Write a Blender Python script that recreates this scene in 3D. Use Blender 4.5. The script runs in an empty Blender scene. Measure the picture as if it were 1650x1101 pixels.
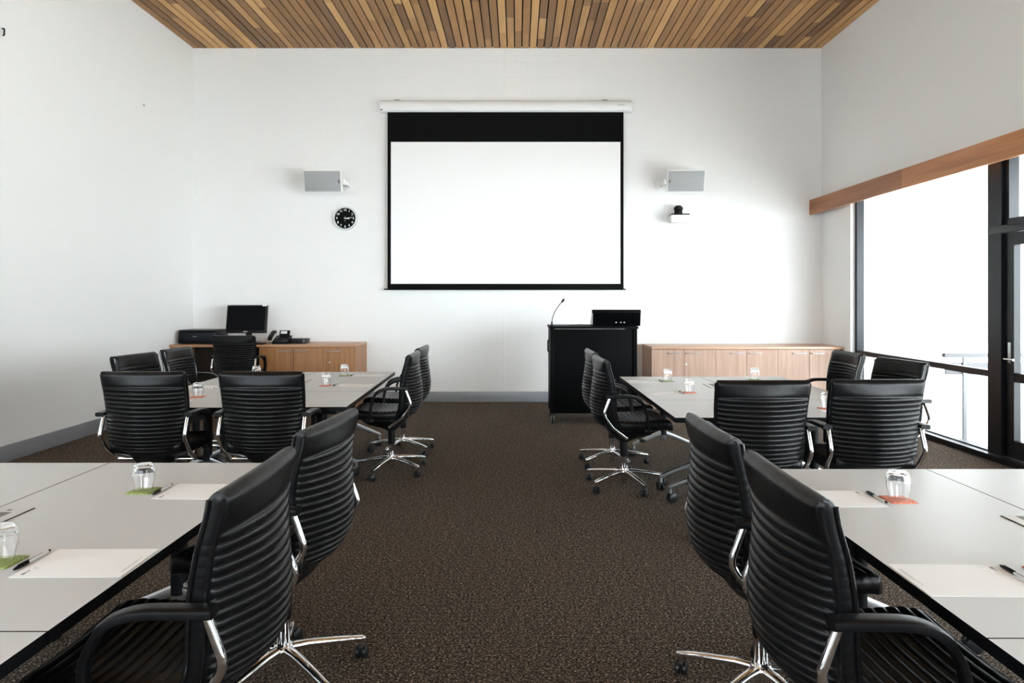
import bpy, bmesh, math, random
from mathutils import Vector, Matrix
random.seed(7)
S = bpy.context.scene
COL = S.collection
PI = math.pi

# ------------------------------------------------------------------ camera, sky, exposure
EYE = 1.46
cd = bpy.data.cameras.new('camera')
cam = bpy.data.objects.new('camera', cd); COL.objects.link(cam)
cam.location = (0, 0, EYE); cam.rotation_euler = (PI / 2, 0, 0)
cd.sensor_width = 36; cd.lens = 36 * 1120 / 1650
cd.shift_x = -8 / 1650; cd.shift_y = -69.5 / 1650
cd.clip_start = 0.05; cd.clip_end = 200
S.camera = cam

w = bpy.data.worlds.new('sky'); S.world = w; w.use_nodes = True
bg = w.node_tree.nodes['Background']
bg.inputs[0].default_value = (0.87, 0.94, 1.0, 1)
# hazy bright sky: brighter low down towards the sun's side (behind and to the right of the viewer)
_nt = w.node_tree
_tc = _nt.nodes.new('ShaderNodeTexCoord'); _dt = _nt.nodes.new('ShaderNodeVectorMath'); _dt.operation = 'DOT_PRODUCT'
_dt.inputs[1].default_value = Vector((0.66, -0.75, 0.03)).normalized()
_cl = _nt.nodes.new('ShaderNodeMath'); _cl.operation = 'MAXIMUM'; _cl.inputs[1].default_value = 0.0
_pw = _nt.nodes.new('ShaderNodeMath'); _pw.operation = 'POWER'; _pw.inputs[1].default_value = 15.0
_ma = _nt.nodes.new('ShaderNodeMath'); _ma.operation = 'MULTIPLY_ADD'; _ma.inputs[1].default_value = 14.0; _ma.inputs[2].default_value = 3.2
_nt.links.new(_tc.outputs['Generated'], _dt.inputs[0]); _nt.links.new(_dt.outputs['Value'], _cl.inputs[0])
_nt.links.new(_cl.outputs[0], _pw.inputs[0]); _nt.links.new(_pw.outputs[0], _ma.inputs[0])
_d2 = _nt.nodes.new('ShaderNodeVectorMath'); _d2.operation = 'DOT_PRODUCT'; _d2.inputs[1].default_value = (-0.2, -0.98, 0.0)
_c2 = _nt.nodes.new('ShaderNodeMath'); _c2.operation = 'MAXIMUM'; _c2.inputs[1].default_value = 0.0
_p2 = _nt.nodes.new('ShaderNodeMath'); _p2.operation = 'POWER'; _p2.inputs[1].default_value = 3.0
_m2 = _nt.nodes.new('ShaderNodeMath'); _m2.operation = 'MULTIPLY_ADD'; _m2.inputs[1].default_value = 5.0
_nt.links.new(_tc.outputs['Generated'], _d2.inputs[0]); _nt.links.new(_d2.outputs['Value'], _c2.inputs[0]); _nt.links.new(_c2.outputs[0], _p2.inputs[0])
_nt.links.new(_p2.outputs[0], _m2.inputs[0]); _nt.links.new(_ma.outputs[0], _m2.inputs[2]); _nt.links.new(_m2.outputs[0], bg.inputs[1])
sd = bpy.data.lights.new('sun', 'SUN'); sun = bpy.data.objects.new('sun', sd); COL.objects.link(sun)
sd.energy = 23; sd.color = (0.91, 0.96, 1.0); sd.angle = math.radians(0.6)
sun.rotation_euler = Vector((0.42, 0.12, 0.9)).to_track_quat('Z', 'Y').to_euler(); sun.location = (12, 0, 15)
S.view_settings.view_transform = 'Standard'; S.view_settings.look = 'None'
S.view_settings.gamma = 1; S.view_settings.exposure = 0.88
S.view_settings.use_curve_mapping = False
S.cycles.max_bounces = 14; S.cycles.diffuse_bounces = 6; S.cycles.glossy_bounces = 5
S.cycles.transmission_bounces = 12; S.cycles.transparent_max_bounces = 16
S.cycles.sample_clamp_indirect = 8

# ------------------------------------------------------------------ materials
def new_mat(name):
    m = bpy.data.materials.new(name); m.use_nodes = True
    nt = m.node_tree
    return m, nt, nt.nodes['Principled BSDF']
def mat(name, col, rough=0.5, metal=0.0, spec=0.5, coat=0.0):
    m, nt, b = new_mat(name)
    b.inputs['Base Color'].default_value = (*col, 1)
    b.inputs['Roughness'].default_value = rough
    b.inputs['Metallic'].default_value = metal
    b.inputs['Specular IOR Level'].default_value = spec
    b.inputs['Coat Weight'].default_value = coat
    return m
def N(nt, kind, **kw):
    n = nt.nodes.new(kind)
    for k, v in kw.items():
        if k in n.inputs: n.inputs[k].default_value = v
        else: setattr(n, k, v)
    return n
def ramp(nt, fac, stops):
    r = nt.nodes.new('ShaderNodeValToRGB'); e = r.color_ramp.elements
    while len(e) < len(stops): e.new(0.5)
    for el, (p, c) in zip(e, stops): el.position = p; el.color = (*c, 1)
    nt.links.new(fac, r.inputs[0]); return r
def coords(nt, scale=(1, 1, 1), rot=(0, 0, 0)):
    t = nt.nodes.new('ShaderNodeTexCoord'); mp = nt.nodes.new('ShaderNodeMapping')
    mp.inputs['Scale'].default_value = scale; mp.inputs['Rotation'].default_value = rot
    nt.links.new(t.outputs['Object'], mp.inputs[0]); return mp.outputs[0]
def bump(nt, b, h, strength, dist):
    bp = N(nt, 'ShaderNodeBump', Strength=strength, Distance=dist)
    nt.links.new(h, bp.inputs['Height']); nt.links.new(bp.outputs[0], b.inputs['Normal'])

def wall_mat(name, rot):
    m, nt, b = new_mat(name)
    b.inputs['Base Color'].default_value = (0.80, 0.80, 0.79, 1); b.inputs['Roughness'].default_value = 0.6
    b.inputs['Specular IOR Level'].default_value = 0.3
    c = coords(nt, (1, 1, 1), rot)
    br = N(nt, 'ShaderNodeTexBrick', Scale=1.0)
    br.inputs['Color1'].default_value = (1, 1, 1, 1); br.inputs['Color2'].default_value = (0.8, 0.8, 0.8, 1)
    br.inputs['Mortar'].default_value = (0.35, 0.35, 0.35, 1)
    br.inputs['Brick Width'].default_value = 0.30; br.inputs['Row Height'].default_value = 0.10
    br.inputs['Mortar Size'].default_value = 0.006; br.inputs['Mortar Smooth'].default_value = 0.7
    nt.links.new(c, br.inputs[0])
    ns = N(nt, 'ShaderNodeTexNoise', Scale=7.0, Detail=5.0); nt.links.new(c, ns.inputs[0])
    mx = N(nt, 'ShaderNodeMix', data_type='RGBA'); mx.inputs[0].default_value = 0.45
    nt.links.new(br.outputs[0], mx.inputs[6]); nt.links.new(ns.outputs[0], mx.inputs[7])
    bump(nt, b, mx.outputs[2], 0.35, 0.006)
    return m
def wood_mat(name, c0, c1, c2, axis='X', island=False, rough=0.45, fine=1.0):
    m, nt, b = new_mat(name)
    sc = {'X': (1.2, 22, 22), 'Y': (22, 1.2, 22), 'Z': (22, 22, 1.2)}[axis]
    c = coords(nt, tuple(s * fine for s in sc))
    n1 = N(nt, 'ShaderNodeTexNoise', Scale=1.0, Detail=6.0, Roughness=0.6); nt.links.new(c, n1.inputs[0])
    fac = n1.outputs[0]
    if island:
        g = nt.nodes.new('ShaderNodeNewGeometry')
        add = N(nt, 'ShaderNodeMath', operation='MULTIPLY_ADD'); add.inputs[1].default_value = 0.8; add.inputs[2].default_value = 0.1
        nt.links.new(g.outputs['Random Per Island'], add.inputs[0])
        sub = N(nt, 'ShaderNodeMath', operation='MULTIPLY_ADD'); sub.inputs[1].default_value = 0.5; sub.inputs[2].default_value = -0.25
        nt.links.new(n1.outputs[0], sub.inputs[0])
        s2 = N(nt, 'ShaderNodeMath', operation='ADD'); nt.links.new(add.outputs[0], s2.inputs[0]); nt.links.new(sub.outputs[0], s2.inputs[1])
        fac = s2.outputs[0]
        r = ramp(nt, fac, [(0.0, c0), (0.55, c1), (1.0, c2)])
    else:
        r = ramp(nt, fac, [(0.3, c0), (0.5, c1), (0.7, c2)])
    nt.links.new(r.outputs[0], b.inputs['Base Color']); b.inputs['Roughness'].default_value = rough
    bump(nt, b, n1.outputs[0], 0.08, 0.002)
    return m
def carpet_mat():
    m, nt, b = new_mat('carpet')
    c = coords(nt)
    n1 = N(nt, 'ShaderNodeTexNoise', Scale=170.0, Detail=3.0, Roughness=0.75)
    c1 = coords(nt, (0.55, 1.0, 1.0)); nt.links.new(c1, n1.inputs[0])
    r1 = ramp(nt, n1.outputs[0], [(0.42, (0.004, 0.003, 0.002)), (0.50, (0.036, 0.026, 0.020)), (0.565, (0.14, 0.104, 0.078)), (0.63, (0.50, 0.40, 0.31))])
    wv = N(nt, 'ShaderNodeTexWave', Scale=8.0, Distortion=1.5, Detail=2.0, bands_direction='Y'); nt.links.new(c, wv.inputs[0])
    n2 = N(nt, 'ShaderNodeTexNoise', Scale=1.6, Detail=3.0); nt.links.new(c, n2.inputs[0])
    r2 = ramp(nt, wv.outputs[1], [(0.0, (0.86, 0.86, 0.86)), (1.0, (1.08, 1.07, 1.06))])
    mx = N(nt, 'ShaderNodeMix', data_type='RGBA', blend_type='MULTIPLY'); mx.inputs[0].default_value = 1
    nt.links.new(r1.outputs[0], mx.inputs[6]); nt.links.new(r2.outputs[0], mx.inputs[7])
    n3 = N(nt, 'ShaderNodeTexNoise', Scale=60.0, Detail=2.0, Roughness=0.7); nt.links.new(c1, n3.inputs[0])
    r3 = ramp(nt, n3.outputs[0], [(0.35, (0.62, 0.62, 0.62)), (0.65, (1.45, 1.45, 1.45))])
    m3 = N(nt, 'ShaderNodeMix', data_type='RGBA', blend_type='MULTIPLY'); m3.inputs[0].default_value = 1
    nt.links.new(mx.outputs[2], m3.inputs[6]); nt.links.new(r3.outputs[0], m3.inputs[7])
    nt.links.new(m3.outputs[2], b.inputs['Base Color'])
    b.inputs['Sheen Weight'].default_value = 0.02; b.inputs['Sheen Roughness'].default_value = 0.4
    b.inputs['Roughness'].default_value = 1.0; b.inputs['Specular IOR Level'].default_value = 0.1
    bump(nt, b, n1.outputs[0], 0.9, 0.006)
    return m
def leather_mat():
    m, nt, b = new_mat('black_leather')
    b.inputs['Base Color'].default_value = (0.0035, 0.0035, 0.0038, 1)
    b.inputs['Roughness'].default_value = 0.31; b.inputs['Specular IOR Level'].default_value = 0.2
    c = coords(nt)
    v = N(nt, 'ShaderNodeTexVoronoi', Scale=420.0); nt.links.new(c, v.inputs[0])
    n = N(nt, 'ShaderNodeTexNoise', Scale=16.0, Detail=3.0); nt.links.new(c, n.inputs[0])
    ad = N(nt, 'ShaderNodeMath', operation='MULTIPLY_ADD'); ad.inputs[1].default_value = 0.12
    nt.links.new(v.outputs[0], ad.inputs[0]); nt.links.new(n.outputs[0], ad.inputs[2])
    bump(nt, b, ad.outputs[0], 0.22, 0.008)
    return m
def clear_pane_mat():
    m, nt, b = new_mat('window_glass'); nt.nodes.remove(b)
    out = nt.nodes['Material Output']
    tr = N(nt, 'ShaderNodeBsdfTransparent'); tr.inputs[0].default_value = (0.97, 0.985, 0.98, 1)
    gl = N(nt, 'ShaderNodeBsdfGlossy', Roughness=0.0)
    lw = N(nt, 'ShaderNodeLayerWeight', Blend=0.5)
    pw = N(nt, 'ShaderNodeMath', operation='POWER'); pw.inputs[1].default_value = 5.0; nt.links.new(lw.outputs['Facing'], pw.inputs[0])
    ma = N(nt, 'ShaderNodeMath', operation='MULTIPLY_ADD'); ma.inputs[1].default_value = 0.5; ma.inputs[2].default_value = 0.03; nt.links.new(pw.outputs[0], ma.inputs[0])
    ms = N(nt, 'ShaderNodeMixShader')
    nt.links.new(ma.outputs[0], ms.inputs[0]); nt.links.new(tr.outputs[0], ms.inputs[1]); nt.links.new(gl.outputs[0], ms.inputs[2])
    nt.links.new(ms.outputs[0], out.inputs[0]); return m
def coaster_mat(name, c0, c1):
    m, nt, b = new_mat(name)
    c = coords(nt)
    wv = N(nt, 'ShaderNodeTexWave', Scale=34.0, Distortion=3.0, wave_type='RINGS', rings_direction='Z'); nt.links.new(c, wv.inputs[0])
    wv.inputs['Detail Scale'].default_value = 6.0
    r = ramp(nt, wv.outputs[1], [(0.80, c0), (0.95, c1)])
    nt.links.new(r.outputs[0], b.inputs['Base Color']); b.inputs['Roughness'].default_value = 0.5
    return m

M = {}
M['wall_xz'] = wall_mat('painted_brick_facing', (PI / 2, 0, 0))
M['wall_yz'] = wall_mat('painted_brick_side', (PI / 2, 0, PI / 2))
M['paint'] = mat('white_paint', (0.80, 0.80, 0.79), 0.6)
M['slat'] = wood_mat('ceiling_timber', (0.14, 0.062, 0.019), (0.40, 0.200, 0.064), (0.76, 0.44, 0.165), 'Y', True, 0.5)
M['dark_void'] = mat('dark_backing', (0.008, 0.006, 0.005), 0.9)
M['beam'] = wood_mat('cedar_beam', (0.36, 0.145, 0.055), (0.47, 0.20, 0.080), (0.57, 0.265, 0.115), 'Y', False, 0.45, 0.7)
M['beam_dark'] = wood_mat('cedar_beam_darker', (0.24, 0.090, 0.034), (0.32, 0.130, 0.052), (0.40, 0.175, 0.075), 'Y', False, 0.45, 0.7)
M['shade_board'] = mat('painted_shade_board', (0.022, 0.014, 0.010), 0.5, 0, 0.2)  # near-black brown: the shade inside the kneehole is put into the colour
M['beech'] = wood_mat('beech_veneer', (0.30, 0.175, 0.122), (0.36, 0.222, 0.158), (0.42, 0.272, 0.196), 'Z', False, 0.4)
M['beech_x'] = wood_mat('beech_top', (0.42, 0.235, 0.145), (0.49, 0.29, 0.185), (0.56, 0.345, 0.23), 'X', False, 0.35)
M['oak'] = wood_mat('walnut_beech_veneer', (0.25, 0.108, 0.039), (0.33, 0.150, 0.056), (0.41, 0.197, 0.080), 'Z', False, 0.4)
M['oak_x'] = wood_mat('walnut_beech_top', (0.33, 0.165, 0.085), (0.41, 0.215, 0.115), (0.48, 0.265, 0.15), 'X', False, 0.35)
M['carpet'] = carpet_mat()
M['leather'] = leather_mat()
M['patent'] = mat('black_glossy_piping', (0.004, 0.004, 0.0045), 0.14, 0, 0.5)
M['blk'] = mat('black_plastic', (0.003, 0.003, 0.0035), 0.36, 0, 0.22)
M['rubber'] = mat('black_rubber', (0.006, 0.006, 0.007), 0.4, 0, 0.3)
M['chrome'] = mat('polished_chrome', (0.86, 0.86, 0.87), 0.06, 1.0)
M['alu'] = mat('brushed_aluminium', (0.62, 0.63, 0.65), 0.28, 1.0)
M['top'] = mat('grey_laminate', (0.53, 0.535, 0.54), 0.37, 0, 0.32)
M['edge'] = mat('black_table_edge', (0.002, 0.002, 0.0025), 0.45, 0, 0.15)
M['base'] = mat('grey_skirting', (0.27, 0.28, 0.30), 0.32, 0, 0.5)
M['frame'] = mat('black_window_frame', (0.006, 0.007, 0.010), 0.32, 0, 0.25)
M['pane'] = clear_pane_mat()
M['white'] = mat('white_plastic', (0.80, 0.80, 0.79), 0.4)
M['grille'] = mat('grey_speaker_mesh', (0.34, 0.35, 0.35), 0.6)
M['screenw'] = mat('white_projection_fabric', (0.86, 0.86, 0.86), 0.75, 0, 0.2)
M['screenb'] = mat('black_screen_border', (0.003, 0.003, 0.003), 0.8, 0, 0.1)
M['lect'] = mat('black_lectern_laminate', (0.002, 0.002, 0.0022), 0.5, 0, 0.04)
M['paper'] = mat('white_paper', (0.86, 0.875, 0.89), 0.7, 0, 0.2)
M['ink'] = mat('grey_print', (0.22, 0.22, 0.24), 0.7)
M['green'] = coaster_mat('green_coaster', (0.20, 0.27, 0.035), (0.42, 0.48, 0.17))
M['orange'] = coaster_mat('orange_coaster', (0.62, 0.13, 0.06), (0.80, 0.36, 0.25))
M['barrel'] = mat('white_pen_barrel', (0.75, 0.75, 0.75), 0.25)
M['navy'] = mat('dark_printer_shell', (0.004, 0.005, 0.009), 0.3, 0, 0.2)
M['scr'] = mat('monitor_panel', (0.002, 0.002, 0.0025), 0.16, 0, 0.08)
M['lcd'] = mat('phone_display', (0.75, 0.76, 0.76), 0.3)
M['deck'] = mat('pale_deck', (0.78, 0.77, 0.75), 0.8)
M['rail'] = mat('grey_rail', (0.115, 0.115, 0.125), 0.5)
M['plate'] = mat('grey_cable_flap', (0.50, 0.49, 0.47), 0.35)
M['slot'] = mat('dark_cable_brush', (0.14, 0.135, 0.125), 0.6)
M['clockface'] = mat('black_clock_face', (0.003, 0.003, 0.003), 0.5, 0, 0.06)
M['silver'] = mat('silver_rim', (0.66, 0.66, 0.66), 0.3, 0.6)
gm, gnt, gb = new_mat('drinking_glass')
gb.inputs['Base Color'].default_value = (1, 1, 1, 1); gb.inputs['Roughness'].default_value = 0.0
gb.inputs['Transmission Weight'].default_value = 1.0; gb.inputs['IOR'].default_value = 1.45
M['glass'] = gm

# ------------------------------------------------------------------ mesh helpers
def box(bm, a, b, mi=0):
    x0, y0, z0 = a; x1, y1, z1 = b
    v = [bm.verts.new(p) for p in ((x0, y0, z0), (x1, y0, z0), (x1, y1, z0), (x0, y1, z0), (x0, y0, z1), (x1, y0, z1), (x1, y1, z1), (x0, y1, z1))]
    for q in ((0, 3, 2, 1), (4, 5, 6, 7), (0, 1, 5, 4), (1, 2, 6, 5), (2, 3, 7, 6), (3, 0, 4, 7)):
        f = bm.faces.new([v[i] for i in q]); f.material_index = mi
def merge(bm, other, mtx=None):
    if mtx is not None: bmesh.ops.transform(other, matrix=mtx, verts=other.verts)
    me = bpy.data.meshes.new('tmp'); other.to_mesh(me); bm.from_mesh(me); bpy.data.meshes.remove(me); other.free()
def rbox(bm, a, b, r=0.004, seg=2, mi=0, mtx=None):
    t = bmesh.new(); box(t, a, b, mi)
    bmesh.ops.bevel(t, geom=list(t.edges), offset=r, segments=seg, profile=0.5, affect='EDGES')
    for f in t.faces: f.material_index = mi
    merge(bm, t, mtx)
def bez(p0, p1, p2, n):
    return [p0 * (1 - t) ** 2 + p1 * 2 * t * (1 - t) + p2 * t * t for t in [i / n for i in range(n + 1)]]
def fillet(pts, r, n=6):
    pts = [Vector(p) for p in pts]; out = [pts[0]]
    for i in range(1, len(pts) - 1):
        a, b, c = pts[i - 1], pts[i], pts[i + 1]
        ri = r[i - 1] if isinstance(r, (list, tuple)) else r
        d1 = min(ri, (a - b).length * 0.49); d2 = min(ri, (c - b).length * 0.49)
        out += bez(b + (a - b).normalized() * d1, b, b + (c - b).normalized() * d2, n)
    out.append(pts[-1]); return out
def tube(bm, pts, r, n=12, mi=0, sec=None, side=None):
    """sweep a round (or given) section along pts; r a number or a list; side: fixed side vector"""
    pts = [Vector(p) for p in pts]; rings = []
    t0 = (pts[1] - pts[0]).normalized()
    s = Vector(side) if side else (t0.cross(Vector((0, 0, 1))) if abs(t0.z) < 0.95 else t0.cross(Vector((1, 0, 0)))).normalized()
    for i, p in enumerate(pts):
        if i == 0: t = pts[1] - pts[0]
        elif i == len(pts) - 1: t = pts[-1] - pts[-2]
        else: t = (pts[i + 1] - p).normalized() + (p - pts[i - 1]).normalized()
        t = t.normalized()
        if not side: s = (s - t * s.dot(t)).normalized()
        sv = Vector(side) if side else s
        u = sv.cross(t).normalized()
        ri = r[i] if isinstance(r, (list, tuple)) else r
        ring = []
        for k in range(n):
            a = 2 * PI * k / n
            cx, cy = (math.cos(a), math.sin(a)) if sec is None else sec(a)
            ring.append(bm.verts.new(p + sv * cx * ri + u * cy * ri))
        rings.append(ring)
    for A, B in zip(rings, rings[1:]):
        for k in range(n):
            f = bm.faces.new((A[k], A[(k + 1) % n], B[(k + 1) % n], B[k])); f.material_index = mi
    for ring, rev in ((rings[0], True), (rings[-1], False)):
        f = bm.faces.new(list(reversed(ring)) if rev else ring); f.material_index = mi
def flat(wd, th, e=0.5):
    def sec(a):
        c, s = math.cos(a), math.sin(a)
        return (math.copysign(abs(c) ** e, c) * wd, math.copysign(abs(s) ** e, s) * th)
    return sec
def lathe(bm, prof, n=24, mi=0, o=(0, 0, 0), close=False):
    rings = []
    for r, z in prof:
        if r < 1e-6: rings.append([bm.verts.new((o[0], o[1], o[2] + z))])
        else: rings.append([bm.verts.new((o[0] + r * math.cos(2 * PI * k / n), o[1] + r * math.sin(2 * PI * k / n), o[2] + z)) for k in range(n)])
    prs = list(zip(rings, rings[1:])) + ([(rings[-1], rings[0])] if close else [])
    for A, B in prs:
        for k in range(n):
            a0, a1 = A[k % len(A)], A[(k + 1) % len(A)]; b0, b1 = B[k % len(B)], B[(k + 1) % len(B)]
            vs = []
            for v in (a0, a1, b1, b0):
                if v not in vs: vs.append(v)
            if len(vs) > 2: bm.faces.new(vs).material_index = mi
def cyl(bm, p0, p1, r, n=16, mi=0): tube(bm, [p0, p1], r, n, mi)
def interp(tab, x):
    if x <= tab[0][0]: return tab[0][1]
    for (x0, y0), (x1, y1) in zip(tab, tab[1:]):
        if x <= x1:
            t = (x - x0) / (x1 - x0); return y0 + (y1 - y0) * t
    return tab[-1][1]
def spl(tab, x):
    """smooth (Catmull-Rom) interpolation of a table"""
    xs = [a for a, _ in tab]
    if x <= xs[0]: return tab[0][1]
    if x >= xs[-1]: return tab[-1][1]
    i = max(k for k in range(len(xs) - 1) if xs[k] <= x)
    def slope(k):
        if k == 0: return (tab[1][1] - tab[0][1]) / (xs[1] - xs[0])
        if k == len(xs) - 1: return (tab[k][1] - tab[k - 1][1]) / (xs[k] - xs[k - 1])
        return (tab[k + 1][1] - tab[k - 1][1]) / (xs[k + 1] - xs[k - 1])
    h = xs[i + 1] - xs[i]; t = (x - xs[i]) / h
    y0, y1, m0, m1 = tab[i][1], tab[i + 1][1], slope(i) * h, slope(i + 1) * h
    return (2 * t ** 3 - 3 * t * t + 1) * y0 + (t ** 3 - 2 * t * t + t) * m0 + (-2 * t ** 3 + 3 * t * t) * y1 + (t ** 3 - t * t) * m1
def loft(bm, rings, caps=True):
    """rings of equal length (closed loops) joined in order; caps pair row j with its opposite"""
    V = [[bm.verts.new(p) for p in ring] for ring in rings]; m = len(V[0])
    for A, B in zip(V, V[1:]):
        for k in range(m): bm.faces.new((A[k], A[(k + 1) % m], B[(k + 1) % m], B[k]))
    if caps:
        for ring, rev in ((V[0], 0), (V[-1], 1)):
            for j in range(m // 2 - 1):
                q = (ring[j], ring[m - 1 - j], ring[m - 2 - j], ring[j + 1])
                bm.faces.new(tuple(reversed(q)) if rev else q)

def obj(name, bm, mats, parent=None, loc=None, rz=0.0, angle=40, smooth=True):
    bmesh.ops.recalc_face_normals(bm, faces=bm.faces)
    me = bpy.data.meshes.new(name); bm.to_mesh(me); bm.free()
    for m in (mats if isinstance(mats, (list, tuple)) else [mats]): me.materials.append(M[m])
    if smooth:
        me.polygons.foreach_set('use_smooth', [True] * len(me.polygons))
        me.set_sharp_from_angle(angle=math.radians(angle))
    o = bpy.data.objects.new(name, me); COL.objects.link(o)
    if parent is not None: o.parent = parent
    if loc is not None: o.location = loc
    o.rotation_euler = (0, 0, rz)
    return o
def tag(o, label, cat, group=None, kind=None):
    o['label'] = label; o['category'] = cat
    if group: o['group'] = group
    if kind: o['kind'] = kind
    return o
def thing(name, label, cat, loc=(0, 0, 0), rz=0.0, group=None):
    o = bpy.data.objects.new(name, None); COL.objects.link(o); o.empty_display_size = 0.1
    o.location = loc; o.rotation_euler = (0, 0, rz)
    return tag(o, label, cat, group)
KIDS = {}
def kids(o): return [c for c in bpy.data.objects if c.parent == o]
def dup(root, loc, rz, label, group=None):
    r = root.copy(); COL.objects.link(r); r.location = loc; r.rotation_euler = (0, 0, rz); r['label'] = label
    if group: r['group'] = group
    for ch in kids(root):
        c = ch.copy(); COL.objects.link(c); c.parent = r
        for g in kids(ch):
            d = g.copy(); COL.objects.link(d); d.parent = c
    return r
def struct(name, bm, mats, label, cat, parent=None, **kw):
    o = obj(name, bm, mats, parent, **kw)
    if parent is None: tag(o, label, cat, None, 'structure')
    return o

# ------------------------------------------------------------------ the room
XL, XR, YB, YF, ZC = -4.571, 4.30, 9.821, -3.6, 4.996
OPEN_A, OPEN_B, OPEN_Z = 8.96, -2.8, 2.82                     # far end and head of the glazed opening in the right wall
bm = bmesh.new(); box(bm, (XL - 0.25, YF - 0.25, -0.2), (XR + 0.27, YB + 0.25, 0.0)); struct('floor', bm, 'carpet', 'dark brown flecked carpet floor of the meeting room', 'floor', smooth=False)
bm = bmesh.new(); box(bm, (XL - 0.25, YB, 0.0), (XR + 0.27, YB + 0.25, ZC + 0.022)); struct('wall_back', bm, 'wall_xz', 'white painted brick wall behind the projection screen', 'wall', smooth=False)
LY0, LY1, LZ0, LZ1 = -2.6, 1.6, 0.85, 3.3
bm = bmesh.new(); box(bm, (XL - 0.25, LY1, 0.0), (XL, YB, ZC + 0.022)); box(bm, (XL - 0.25, YF, 0.0), (XL, LY0, ZC + 0.022)); box(bm, (XL - 0.25, LY0, 0.0), (XL, LY1, LZ0)); box(bm, (XL - 0.25, LY0, LZ1), (XL, LY1, ZC + 0.022)); struct('wall_left', bm, 'wall_yz', 'blank white painted wall on the left of the room', 'wall', smooth=False)
bm = bmesh.new()
box(bm, (XR, OPEN_A, 0.0), (XR + 0.27, YB, ZC + 0.022)); box(bm, (XR, YF, OPEN_Z), (XR + 0.27, OPEN_A, ZC + 0.022)); box(bm, (XR, YF, 0.0), (XR + 0.27, OPEN_B, OPEN_Z))
struct('wall_right', bm, 'wall_yz', 'white painted wall above and beyond the glazing', 'wall', smooth=False)
bm = bmesh.new()
WX0, WX1, WZ0, WZ1 = -4.3, 0.9, 0.9, 2.9
box(bm, (XL - 0.25, YF - 0.25, 0), (XR + 0.27, YF, WZ0)); box(bm, (XL - 0.25, YF - 0.25, WZ1), (XR + 0.27, YF, ZC + 0.022))
box(bm, (XL - 0.25, YF - 0.25, WZ0), (WX0, YF, WZ1)); box(bm, (WX1, YF - 0.25, WZ0), (XR + 0.27, YF, WZ1))
struct('wall_front', bm, 'wall_xz', 'white wall with a window behind the viewer', 'wall', smooth=False)
# slatted ceiling
bm = bmesh.new(); pitch = 0.1033; n = int((XR - XL) / pitch) + 1
for i in range(n):
    x0 = XL + i * pitch; x1 = min(x0 + pitch - 0.015, XR - 0.001)
    if x1 - x0 < 0.02: continue
    y = YB; y0 = YF
    while y > y0:
        ln = random.choice((0.5, 0.9, 1.4, 2.2, 3.0)) * random.uniform(0.7, 1.3)
        a = max(y0, y - ln); box(bm, (x0, a + 0.001, ZC), (x1, y - 0.0005, ZC + 0.022), 1); y = a
box(bm, (XL - 0.25, YF - 0.25, ZC + 0.0225), (XR + 0.27, YB + 0.25, ZC + 0.2), 0)
struct('ceiling', bm, ['dark_void', 'slat'], 'ceiling of narrow timber slats with dark gaps', 'ceiling', smooth=False)
# skirting
bm = bmesh.new(); rbox(bm, (-2.115, YB - 0.018, 0), (1.765, YB, 0.145), 0.003); struct('baseboard_back', bm, 'base', 'grey skirting along the back wall between the cabinets', 'skirting board')
bm = bmesh.new(); rbox(bm, (XL, YF, 0), (XL + 0.022, 9.12, 0.148), 0.003); struct('baseboard_left', bm, 'base', 'grey skirting along the foot of the left wall', 'skirting board')
# movement joint in the brickwork, timber pelmet
bm = bmesh.new(); rbox(bm, (-0.188, YB - 0.003, 0.145), (-0.180, YB, ZC), 0.001, 1); struct('trim_1', bm, 'paint', 'thin vertical sealed joint up the middle of the back wall', 'wall joint')
bm = bmesh.new()
for k, (a, b) in enumerate(((7.46, YB - 0.001), (4.6, 7.459), (1.8, 4.599), (-0.9, 1.799), (YF, -0.901))):
    box(bm, (XR - 0.17, a, 2.638), (XR - 0.142, b, 2.848), 1 - k % 2)
    box(bm, (XR - 0.142, a, 2.826), (XR - 0.0005, b, 2.848), 1 - k % 2)
struct('trim_2', bm, ['beam', 'beam_dark'], 'long reddish timber pelmet beam above the glazing', 'pelmet', smooth=False)

# ------------------------------------------------------------------ glazing on the right
GX = XR + 0.055                                # inner face of the frames
def frame_ring(bm, y0, y1, z0, z1, t, d=0.09, bottom=None, rails=()):
    box(bm, (GX, y0, z0), (GX + d, y0 + t, z1)); box(bm, (GX, y1 - t, z0), (GX + d, y1, z1))
    box(bm, (GX, y0 + t, z1 - t), (GX + d, y1 - t, z1)); box(bm, (GX, y0 + t, z0), (GX + d, y1 - t, z0 + (bottom or t)))
    for z, h in rails: box(bm, (GX + 0.005, y0 + t, z - h / 2), (GX + d - 0.005, y1 - t, z + h / 2))
def window(name, y0, y1, label, z0=0.0, z1=OPEN_Z, rails=((0.765, 0.06),), t=0.06):
    bm = bmesh.new(); frame_ring(bm, y0, y1, z0, z1, t, rails=rails)
    o = struct(name, bm, 'frame', label, 'window', smooth=False)
    zs = [z0 + t] + [z for z, h in rails] + [z1 - t]
    for a, b in zip(zs, zs[1:]):
        p = bmesh.new(); box(p, (GX + 0.04, y0 + t, a), (GX + 0.048, y1 - t, b)); obj('pane', p, 'pane', o, smooth=False)
    return o
window('window_1', 6.37, OPEN_A - 0.001, 'tall black framed fixed window between the back wall and the glass door')
window('window_2', 5.14, 6.21, 'clear pane above the glass door', 2.11, OPEN_Z, ())
window('window_3', 1.4, 4.98, 'black framed window on the viewer side of the glass door')
window('window_4', OPEN_B, 1.24, 'black framed window nearest the viewer')
bm = bmesh.new()
for y in (6.21, 4.98, 1.24): box(bm, (GX - 0.03, y, 0.0), (GX + 0.12, y + 0.16, OPEN_Z))
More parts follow.
